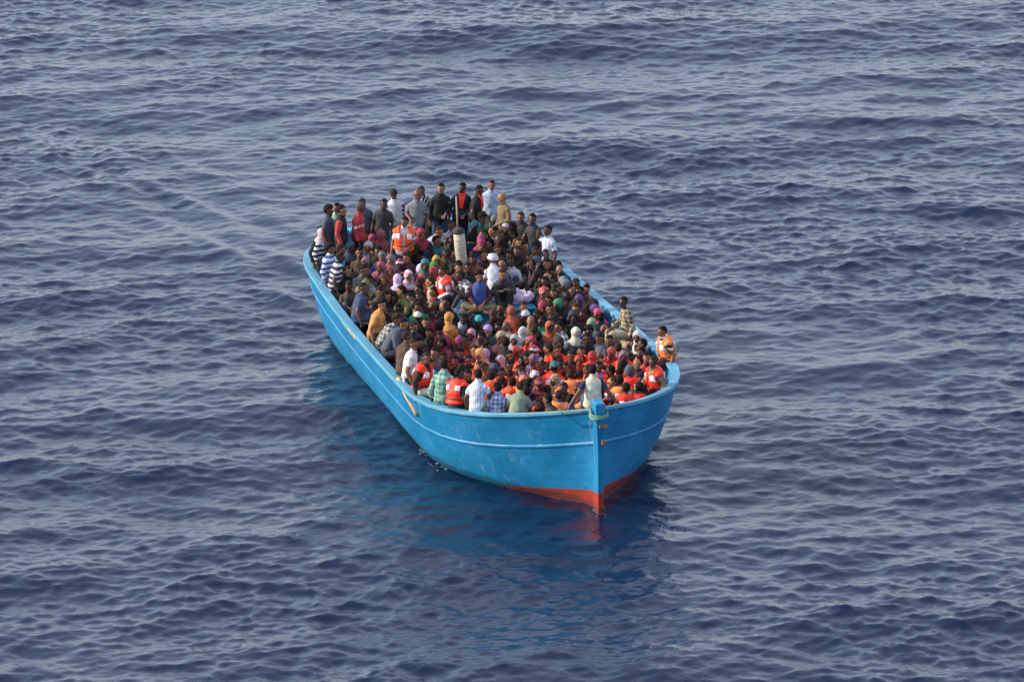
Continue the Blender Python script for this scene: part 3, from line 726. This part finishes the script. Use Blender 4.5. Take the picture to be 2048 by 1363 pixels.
# ------------------------------------------------------------------ people: who sits where (crop pixel, headgear, top, flags)
TILES = {1: (580, 340, 6.814), 2: (840, 340, 6.817), 3: (600, 500, 6.814), 4: (840, 500, 6.817), 5: (1080, 540, 6.817), 6: (740, 660, 6.4), 7: (1040, 660, 6.0235)}
ROWS = """
1 360 650 h black R fR
1 560 560 a slate S fR
1 625 530 h mint S fC
1 755 540 h black S fR red
1 950 490 g red:chest_white S fR
1 1030 450 h slate S fC
1 1215 450 h charcoal S fC p=denim
1 1455 320 c-black white S fC p=denim white:hoops_navy
1 1655 340 b grey S fC p=denim
2 65 270 h charcoal:diag_lightgrey S fC beige
2 290 260 h black S fC p=denim
2 545 230 h navy S fC V n
2 750 270 h black S fR V n
2 925 215 h paleblue S fC p=beige
2 1135 380 b khaki S fL p=khaki
2 1445 630 h dark Q fL
2 1565 660 h charcoal Q fL
2 1740 825 h white:plaid_paleblue Q fC pose=shade
1 370 800 s-white:print_red white:hoops_black R fR
1 520 920 a white:hoops_blue R fR
1 700 990 a darkbrown
1 830 1040 s-slate black
1 690 1090 h cyan fR
1 1000 930 s-rust:print_tan brown
1 1110 960 s-magenta maroon
1 1280 900 s-rose brown
1 1530 700 h white T fC v ss p=slate open
1 1710 840 s-mauve brown
1 1800 880 s-crimson dark
1 1760 980 c-slate paleblue T fR pose=slump
1 1030 1050 s-lightgrey grey
1 1250 1180 s-grey:print_black blue
1 990 1260 s-mauve:print_tan brown
1 1090 1130 h dark
1 1540 1290 s-magenta:hoops_white maroon
1 950 1130 h brown
1 1180 1090 h dark
1 1400 1150 h charcoal
2 840 650 a teal fR
2 1005 700 c-grey dark
2 705 760 c-teal black
2 430 760 h lightgrey
2 510 800 h brown
2 250 840 h white fR pose=slump hi
2 1215 780 h grey
2 1120 790 c-white dark
2 980 840 h brown fL
2 1110 900 h black
2 810 890 h dark
2 270 960 h teal
2 420 950 h dark
2 870 970 s-magenta:print_navy navy
2 780 1030 c-magenta dark
2 1040 960 b darkbrown
2 960 1010 h white fL
2 1380 990 h brown
2 1480 1050 h darkbrown pose=arm_up
2 1290 900 h grey
2 1060 1100 h brown
2 370 1150 h dark fL
2 480 1180 b purple fL
2 1330 1110 h dark
2 1200 1170 h dark
2 860 1150 h brown
2 1030 1220 t-white white fB H
2 220 1240 s-mustard brown
2 190 1320 s-green green
2 60 1290 s-teal dark
2 1150 1300 h dark
2 1590 1250 k-slate dark
2 1750 1150 h dark
2 1770 1290 h darkbrown pose=arm_up
2 1880 1310 h dark fR
2 1480 1200 h dark
2 1240 1260 h white
2 500 1310 h brown
2 750 1230 h rust
2 1560 1130 h darkbrown
3 465 90 h navy:hoops_white R fR ss p=black
3 565 500 h brown fC
3 780 330 h denim R fR p=denim
3 1000 600 a amber R fR pose=rail_right
3 1110 720 a lightgrey:plaid_black R fR pose=rail_slump
3 1190 780 h slate R fR pose=rail_slump
3 850 260 h grey:print_black
3 1060 230 s-rose dark
3 1205 260 s-rose:print_red charcoal
3 1215 140 s-mauve:print_grey brown
3 1640 260 s-lilac rust fB
3 1310 400 s-lilac:print_white dark fB
3 1480 350 s-white:hoops_pink black
3 1810 310 s-crimson tan
3 1620 400 s-coral coral
3 930 400 h lightgrey:print_slate
3 1160 400 s-brown brown
3 890 490 s-olive dark
3 1400 560 h olive fL
3 1650 540 h lightgrey fL
3 1800 430 h beige fL
3 1310 650 h dark
3 1480 660 h charcoal
3 1310 790 h slate
3 1560 740 h sage fL
3 1640 780 h jade
3 1720 830 h dark
3 1640 920 c-white black fB
3 1690 980 h maroon
3 1420 1000 h dark
3 1250 880 h charcoal
3 1780 1140 h teal
3 1790 1230 h purple
3 1610 1260 h purple
3 1260 1230 c-white:print_red maroon
3 1420 1170 a darkbrown
3 1290 1090 h teal
3 1480 1310 h brown fL
3 1190 640 h dark
3 1090 560 h brown
3 1610 650 h brown
3 1540 1060 h denim
3 700 640 h dark
3 900 650 h darkbrown
4 300 290 h white H fL V pose=cross p=slate
4 235 290 h brown
4 530 360 h white:plaid_black H fL pose=slump p=charcoal
4 790 370 a blue H fC pose=cross maroon
4 1175 370 h charcoal H fC pose=slump
4 1160 210 b grey fR
4 870 270 h dark fL
4 500 250 h brown
4 640 240 h dark
4 340 160 b brown fL
4 1310 200 h brown fL
4 1470 300 h darkbrown pose=arm_up
4 1770 310 h dark
4 1920 280 b brown
4 1870 370 h tan
4 1640 430 h dark
4 1830 480 h darkbrown
4 1720 400 b brown
4 1600 530 h slate
4 1410 520 h darkbrown
4 1510 600 h red
4 1715 580 s-red:print_white dark
4 1970 460 k-grey grey
4 1350 430 h dark
4 1960 700 h brown
4 1870 760 k-jade dark
4 1650 790 c-crimson rust
4 1790 800 h dark
4 1420 900 c-white black fL
4 1270 840 s-rust rust fB
4 1190 890 h dark
4 975 890 c-maroon dark
4 580 920 h paleblue
4 180 860 h crimson
4 370 920 s-amber orange fB
4 300 1050 a crimson fB
4 790 970 c-turquoise dark
4 900 1090 c-lavender slate
4 480 1030 h dark fL
4 800 1180 h brown
4 670 1150 s-pink brown
4 1040 1050 h dark fL
4 1150 1050 b beige fL
4 1260 1040 s-vermilion vermilion
4 1390 1120 s-white:print_black magenta fB
4 1640 960 h jade fL
4 1500 980 b tan
4 1600 880 h brown
4 1510 1080 h dark fB
4 1780 1060 s-rust:print_orange rust
4 1930 1040 h white:plaid_black fL
4 1080 1200 c-beige maroon
4 1170 1260 h dark fB
4 1270 1230 s-lightgrey:print_slate crimson
4 1500 1260 s-crimson:print_white lavender
4 310 1190 h dark
4 500 1250 s-magenta:print_purple magenta fL
4 620 1265 h rust
4 940 1310 h maroon
4 820 1330 h crimson
4 1640 1180 h dark fB
4 1900 1250 k-darkbrown dark
4 1820 920 h brown
4 700 930 h charcoal
4 1090 800 h dark
4 1700 700 h brown
4 1440 770 h charcoal
5 350 210 k-grey grey
5 230 250 h brown
5 420 310 b tan
5 590 300 h brown
5 690 340 h tan
5 540 400 s-purple purple
5 740 460 h dark
5 330 430 h slate
5 480 510 h dark
5 650 530 h darkbrown
5 790 540 k-purple mustard fL
5 960 590 s-hotpink:print_rust red fL
5 1215 350 h beige:plaid_black Q fL p=beige pose=rail_left
5 455 640 k-charcoal black
5 570 600 h maroon
5 685 730 s-sage purple fB
5 440 850 s-cream slate fB
5 850 810 b darkbrown
5 800 930 c-black slate fL
5 990 950 h slate
5 850 1040 b brown w fB
5 1070 1060 h grey fB
5 1160 850 h beige fL
5 1265 880 h dark fB
5 1210 1010 h lightgrey:pin_slate fL v
5 1370 920 s-white white fL
5 1430 1060 h brown
5 1520 1080 h dark
5 1480 1190 h red
5 1750 820 h white:hoops_black Q fC w ss p=maroon pose=rail
5 270 980 k-darkbrown black
5 600 920 h dark
5 130 700 h teal
5 1330 1010 h dark
7 110 150 s-crimson:print_rose maroon V
7 170 250 s-crimson:hoops_white maroon
7 340 210 h yellow fL
7 430 240 h dark V
7 140 360 s-purple:print_yellow lavender
7 610 310 h brown V
7 700 380 s-red:print_olive red V
7 870 320 s-red:print_rust red V fB
7 990 350 h dark v
7 1115 275 s-red:print_tan red V
7 1220 310 s-mauve rust v
7 630 430 h dark V
7 510 400 h brown V
7 370 450 c-teal red V fB
7 170 550 s-white:print_black black v
7 270 440 h maroon V
7 630 540 h orange w fB
7 720 530 h orange w fB
7 840 470 h orange w fL
7 440 590 s-tan:print_cream orange w fL
7 530 690 h maroon w
7 700 690 s-maroon lavender fL
7 330 720 h orange w fB
7 850 610 h red v fL
7 1010 530 h cream B0 fB ss navy pose=rail_spread p=denim
7 1120 630 h dark V
7 1180 500 h orange w fB
7 1090 480 h brown fL v
7 1260 420 h red v fB
7 1240 600 h charcoal fB w
7 1360 500 k-slate red V fB
7 1490 570 a dark fL
7 1250 700 h red V fB
7 770 790 h orange w fB
7 650 870 h slate fB
7 480 780 h denim fB w
7 400 880 h brown fL
7 240 870 s-maroon maroon v
7 90 740 h slate fB
7 130 650 h blue fR
7 40 500 h dark v
7 1450 690 h charcoal fB V
7 1640 380 h khaki Q fL V pose=rail_left
7 50 340 h dark V
7 30 620 s-orange:print_red orange w
7 270 640 s-maroon:hoops_rose maroon
7 950 440 h lavender V
7 560 450 h dark V
6 430 100 h brown R fB
6 500 190 h white R fR ss p=black
6 610 140 h dark
6 700 240 h lightgrey:print_slate
6 960 170 h crimson fL
6 1720 240 g red V
6 1870 265 s-vermilion red v
6 650 360 h dark R fR V p=cream pose=rail_right
6 900 350 h black
6 1050 380 h darkbrown V
6 940 450 h teal:plaid_mint R fB p=khaki
6 1030 520 h dark fB
6 1100 580 h charcoal R fB V p=charcoal
6 1230 570 h dark v
6 1380 590 h paleblue:pin_white R fB ss
6 1520 590 a lightgrey fB v B1
6 1620 750 h white:plaid_blue R fB pose=rail_left
6 1590 500 c-denim charcoal fB
6 1660 400 s-pink:print_white lightgrey
6 1490 310 s-lavender:print_white lavender fB
6 1395 320 s-peach orange fL
6 1250 380 h dark V
6 1390 460 h lavender V
6 1330 270 h brown V
6 1760 330 h teal V
6 1900 400 h brown v
6 1920 530 h white v
6 1930 630 s-purple orange w
6 1790 660 h red v fB
6 1870 770 h sage R fB pose=rail_slump
6 1990 790 h mauve fB
6 1980 340 h dark v
6 1180 500 h maroon fB
6 800 300 h mauve
6 760 420 h cyan
6 1480 470 h orange w
"""

ROWS += """
5 130 90 h darkbrown fR
5 470 175 h brown fR
5 610 250 h tan fR
5 870 470 h dark fR
5 1010 640 h charcoal fR
5 1120 760 h brown fL
5 1290 850 h teal fL
5 1400 960 h dark fL
5 1560 1000 h maroon fL
5 1620 1090 h brown fL v
"""
# screen-space bookkeeping for labels only
people = []
GREY = {"h": "short black hair", "a": "bushy black hair", "b": "shaved head", "g": "short greying hair"}
def cname(c):
    if ":" in c:
        a, b = c.split(":"); k, c2 = b.split("_")
        w = {"hoops": "striped", "pin": "pinstriped", "diag": "striped", "plaid": "checked", "print": "patterned", "chest": "printed"}[k]
        return "%s and %s %s" % (CN.get(a, a), CN.get(c2, c2), w)
    return CN.get(c, c)

def add_part(me, name, mat, parent):
    if me is None: return None
    o = bpy.data.objects.new(name, me); COL.objects.link(o); o.parent = parent
    if mat is not None:
        o.material_slots[0].link = 'OBJECT'; o.material_slots[0].material = mat
    return o

def cmat(c):
    return cloth(*c.split(":")) if ":" in c else cloth(c)

VERBOSE = False
rnd = random.Random(21)
def place(px, py, head, top, flags):
    zone, pose, face, ss, vest, pants, narrow, sleeve = "D", None, None, False, None, None, False, None
    for f in flags:
        if f in ("S", "R", "Q", "T", "H", "B0", "B1"): zone = f
        elif f.startswith("pose="): pose = f[5:]
        elif f.startswith("p="): pants = f[2:]
        elif f[0] == "f" and len(f) == 2: face = f[1]
        elif f == "ss": ss = True
        elif f in ("v", "V", "w"): vest = f
        elif f == "n": narrow = True
        elif f.split(":")[0] in PAL: sleeve = f
    if not pose:
        if zone in "ST": pose = rnd.choice(("stand", "stand_left", "stand_right"))
        elif zone in ("R", "Q", "B0"): pose = rnd.choice(("rail", "rail", "rail_left", "rail_right"))
        elif vest: pose = rnd.choice(("cross", "cross_right", "cross", "hug"))
        else: pose = rnd.choice(("hug", "hug_left", "hug_right", "cross", "cross_right", "hug", "slump" if rnd.random() < .4 else "cross"))
    P = PROTO[pose]; sc = rnd.uniform(.90, 1.0)
    hh = P.head_h * sc
    # height of the head from what the person rests on, then the place on the ray
    if zone == "S":
        u = 15
        for _ in range(10): z = deck_z(u) + .02 + hh; u, x = unproject(px, py, z)
        u = min(u, 16.2); x = min(max(x, .25 - beam(u)), beam(u) - .25)
        base = z - hh
    elif zone in ("R", "Q", "B0"):
        stand = pose == "shade"; sg = -1 if zone == "R" else 1
        def solve(inset):
            best = None
            for i in range(240):
                z = 1.3 + 2.2 * i / 239; u, x = unproject(px, py, z)
                if .4 < u < 16.4:
                    e = abs(sg * x - (beam(u) - inset))
                    if best is None or e < best[0]: best = (e, u, x, z)
            return best
        e, u, x, z = solve(.42 if stand else .14)
        if zone != "B0" and not stand and z - hh < rail_z(u, x) - .10:
            e, u, x, z = solve(.45); z = max(z, deck_z(u) + HEEL * x + hh)
        if not stand and z - hh > rail_z(u, x) + .08: z = rail_z(u, x) + .06 + hh
        print("rail", px, py, round(u, 2), round(x, 2), "base-rail", round(z - hh - rail_z(u, x), 2), "err", round(e, 2)) if VERBOSE else None
        if zone == "B0": u, x = .95, .05; z = rail_z(u, x) + .0 + hh
        base = z - hh
    elif zone == "H":
        u = 9; z = 1.52 + hh
        for _ in range(3): u, x = unproject(px, py, z)
        u = max(u, 10.1)
        base = z - hh
    else:
        u, x = 8, 0; lift = rnd.choice((0, 0, .04, .10, .16)) if zone == "D" and not vest else 0
        for _ in range(8):
            bz = deck_z(u) + HEEL * x + .02 + lift
            if zone == "B1": bz += .35
            z = bz + hh
            u, x = unproject(px, py, z)
        if 9.75 < u < 11.75 and -.72 < x < 1.52 and zone == "D": x = -.74 if x < .2 else 1.55
        lim = max(.25, hull_pt(max(u, 1.0), (deck_z(u) + .1 + .6) / (sheer(u) + .6))[0] - .22)
        x = min(max(x, -lim), lim); u = min(max(u, 1.6), 15.6)
        base = z - hh
    ang = {None: math.pi + rnd.uniform(-.55, .45), "C": math.pi + rnd.uniform(-.2, .2), "L": math.pi / 2 + rnd.uniform(.1, .6), "R": -math.pi / 2 - rnd.uniform(.1, .6), "B": rnd.uniform(-.5, .5)}[face]
    if zone == "R" and face in ("R",): ang = -math.pi / 2 - rnd.uniform(-.1, .5)
    if zone == "R" and face == "B": ang = rnd.uniform(-.75, -.1)
    if zone == "Q" and face in ("L", "C"): ang = math.pi / 2 + rnd.uniform(.2, .7)
    if zone == "B0": ang = .12
    hx_, hy_ = P.hc.x * sc, P.hc.y * sc              # the head leads the seat in leaning poses
    def seat(a_, u_, x_):
        wx = math.cos(a_) * hx_ - math.sin(a_) * hy_; wy = math.sin(a_) * hx_ + math.cos(a_) * hy_
        return u_ - (wx * BA[0] + wy * BA[1]), x_ - (wx * BX[0] + wy * BX[1])
    if zone in ("D", "B1"):                      # knees and feet stay inside the hull
        tp = [(-.42, .26), (.42, .26), (0, .45), (0, -.2), (-.25, -.08), (.25, -.08)] if pose.startswith(("cross", "arm")) else [(-.25, 0), (.25, 0), (0, -.17), (-.16, .38), (.16, .38), (-.15, .66), (.15, .66)]
        def inside(a_, x_, u_):
            su, sx_ = seat(a_, u_, x_)
            for lx, ly in tp:
                wx = (math.cos(a_) * lx - math.sin(a_) * ly) * sc; wy = (math.sin(a_) * lx + math.cos(a_) * ly) * sc
                uu = su + wx * BA[0] + wy * BA[1]; xx = sx_ + wx * BX[0] + wy * BX[1]
                if uu < 1.0 or uu > 16.3 or abs(xx) > hull_pt(uu, (base + .1 - HEEL * xx + .6) / (sheer(uu) + .6))[0] - .06: return False
                if 9.98 < uu < 11.52 and -.47 < xx < 1.27 and base < 1.4: return False
            return True
        done = False
        for sh_ in range(16):
            x_ = x - math.copysign(min(.07 * sh_, abs(x)), x); u_ = u + (.12 * sh_ if u < 4 else 0)
            for k in range(14 if sh_ < 6 else 31):
                dlt = (k + 1) // 2 * .2 * (1 if k % 2 else -1)
                if inside(ang + dlt, x_, u_): ang += dlt; x = x_; u = u_; done = True; break
            if done: break
    if zone not in ("R", "Q", "B0"): u, x = seat(ang, u, x)
    root = bpy.data.objects.new("person", None); COL.objects.link(root)
    w = to_world(u, x, base); root.location = w; root.rotation_euler = (rnd.uniform(-.07, .07), rnd.uniform(-.09, .09), ang); root.scale = (sc,) * 3
    sk = SKINS[min(3, int(rnd.random() ** 1.1 * 4))]
    add_part(P.body, "body", sk, root)
    tm = cmat(top); long = not ss and rnd.random() < .8
    if sleeve: long = not ss
    so = add_part(P.shirt(long), "shirt", tm, root)
    so.material_slots[1].link = 'OBJECT'; so.material_slots[1].material = cmat(sleeve) if sleeve else tm
    add_part(P.trousers(), "trousers", cloth(pants or rnd.choice(("denim", "charcoal", "navy", "black", "khaki", "slate", "darkbrown"))), root)
    if zone in ("S", "T", "R", "Q", "B0"): add_part(P.shoes(), "shoes", M_SHOE, root)
    code, hc = (head.split("-") + [None])[:2]
    HM = rnd.choice((M_HAIR, M_HAIR, M_HAIRB))
    if code == "h": add_part(P.hair(), "hair", HM, root)
    elif code == "g": add_part(P.hair(), "hair", M_GREYH, root)
    elif code == "a": add_part(P.bushy(), "hair", HM, root)
    elif code == "s": add_part(P.scarf(), "headscarf", cmat(hc), root)
    elif code == "k": add_part(P.hood(), "hood", cmat(hc), root)
    elif code == "c":
        add_part(P.hair(), "hair", HM, root); add_part(P.cap(), "cap", cmat(hc), root)
    elif code == "t": add_part(P.turban(), "turban", cmat(hc), root)
    if vest:
        vo = add_part(P.vest_narrow() if narrow else P.vest(), "life_vest", VEST[vest][1], root)
        for f_ in () if narrow else (1, -1):
            for sg in (-1, 1):
                add_part(P.vest_patch("patch|%d,%d" % (f_, sg)), "reflective_patch", M_REFL, vo)
        if not narrow: add_part(P.vest_band(.14, .175, "vest_strap"), "strap", M_BELT, vo)
    hw = GREY[code] if code in GREY else "%s %s" % (cname(hc), {"s": "headscarf", "k": "hood", "c": "cap", "t": "turban"}[code])
    people.append(dict(o=root, px=px, py=py, zone=zone, face=face, head=hw, top=cname(top), vest=VEST[vest][0] if vest else None, pose=pose))

seen = []
for ln in ROWS.strip().splitlines():
    t = ln.split()
    if not t: continue
    X0, Y0, S = TILES[int(t[0])]
    px, py = X0 + float(t[1]) / S, Y0 + float(t[2]) / S
    place(px, py, t[3], t[4], t[5:]); seen.append((px, py))
# shadowy heads between those one can make out: fill the gaps in the packed crowd
DARKS = ("dark", "darkbrown", "black", "charcoal", "brown", "maroon", "navy")
tries = 0
while len(people) < 345 and tries < 6000:
    tries += 1
    u = rnd.uniform(2.8, 14.8); x = rnd.uniform(-1, 1) * (beam(u) - .45)
    z = deck_z(u) + .74; p = to_world(u, x, z); c, s = math.cos(PITCH), math.sin(PITCH); zz = z - CAM_H
    d = p.y * c - zz * s; px = 1024 + FPX * p.x / d; py = 681.5 - FPX * (p.y * s + zz * c) / d
    if min(((px - a) / 1.1) ** 2 + (py - b) ** 2 for a, b in seen) < 15.5 ** 2: continue
    place(px, py, rnd.choice("hhhab"), rnd.choice(DARKS), [rnd.choice("vVVw")] if py > 695 and px > 980 else []); seen.append((px, py))

# ------------------------------------------------------------------ labels that single each person out
ZT = {"S": "standing along the stern rail", "R": "sitting on the left rail", "Q": "on the right rail", "T": "standing amid the crowd", "H": "on the hatch amidships", "B0": "sitting right behind the stem post", "B1": "raised above the bow crowd"}
def zone_text(p):
    if p["zone"] in ZT: return ZT[p["zone"]]
    if p["py"] > 745: return "low in the bow"
    if p["py"] > 690: return "in the forward crowd"
    if p["py"] > 600: return "in the middle of the crowd"
    return "in the rear crowd"
def look(p):
    t = "%s life vest" % p["vest"] if p["vest"] else "%s top" % p["top"]
    return "person with %s in %s" % (p["head"], t)
from collections import Counter
lc = Counter(look(p) for p in people); hcnt = Counter(p["head"] for p in people)
anchors = [p for p in people if hcnt[p["head"]] == 1]
used = set()
for p in people:
    base = look(p); lab = None
    if lc[base] == 1:
        lab = base + " " + zone_text(p)
        if len(lab.split()) > 16: lab = base
    else:
        cand = sorted((a for a in anchors if a is not p), key=lambda a: (a["px"] - p["px"]) ** 2 + ((a["py"] - p["py"]) * 1.3) ** 2)[:60]
        for a in cand:
            dx, dy = a["px"] - p["px"], a["py"] - p["py"]
            rel = ("left of" if dx > 0 else "right of") if abs(dx) > abs(dy) else ("behind" if dy > 0 else "in front of")
            l = "%s %s the %s" % (base, rel, a["head"])
            if l not in used and len(l.split()) <= 16: lab = l; break
        if lab is None: lab = base + " " + zone_text(p)
    used.add(lab)
    tag(p["o"], lab, "person", "people crowded on the boat")
print("PEOPLE", len(people), "labels", len(used))

# ------------------------------------------------------------------ loose bundles on the hatch
def bundle(name, px, py, z, size, c, rz, label, seed):
    u, x = unproject(px, py, z); V, F = ellipsoid(Vector((0, 0, 0)), size, UPV, 40, 24)
    o2 = []
    for v in V:
        n = noise.noise(Vector((v.x * 6 + seed, v.y * 6, v.z * 6))); r = abs(noise.noise(Vector((v.x * 11, v.y * 11 + seed, v.z * 11)))) - .2
        o2.append(Vector((v.x * (1 + .35 * n), v.y * (1 + .35 * n), max(v.z * (1 + .7 * n), -size[2] * .5) + .16 * r)))
    o = mesh_obj(name, o2, F, cmat(c)); o.location = to_world(u, x, z); o.rotation_euler = (0, 0, rz)
    tag(o, label, "bundle")
bundle("cloth_bundle", 965, 606, 1.60, (.42, .26, .15), "white:print_slate", .3, "crumpled white and grey cloth bundle on the hatch before the sitters", 3)
bundle("cloth_bundle", 1022, 594, 1.64, (.48, .28, .17), "lilac:print_white", -.4, "large crumpled pale lilac cloth bundle on the hatch's right end", 9)
bundle("cloth_bundle", 926, 622, 1.53, (.26, .10, .05), "lightgrey", .4, "thin pale grey folded cloth beside the checked-shirt sitter", 5)

# ------------------------------------------------------------------ broken water along the waterline
def foam():
    fr_ = random.Random(5); V, F = [], []
    for k in range(60):
        side, u = (-1, fr_.gauss(4.7, .55)) if k < 48 else (fr_.choice((-1, 1)), fr_.uniform(.05, .5))
        x = side * (wbeam(u) + .02 + abs(fr_.gauss(0, .10))); p = to_world(u + .05, x, 0); z = sea_height(p.x, p.y)
        r = fr_.uniform(.004, .010) * (1.7 if fr_.random() < .12 else 1)
        v, f = ellipsoid(Vector((p.x, p.y, z + r * .3)), (r * fr_.uniform(1, 2.6), r * fr_.uniform(1, 1.6), r * .6), UPV, 6, 4)
        o = len(V); V += v; F += [tuple(i + o for i in q) for q in f]
    tag(mesh_obj("foam", V, F, special("sea_foam", (.62, .66, .70), .6)), "thin white foam flecks where the hull meets the water", None, None, "stuff")
foam()
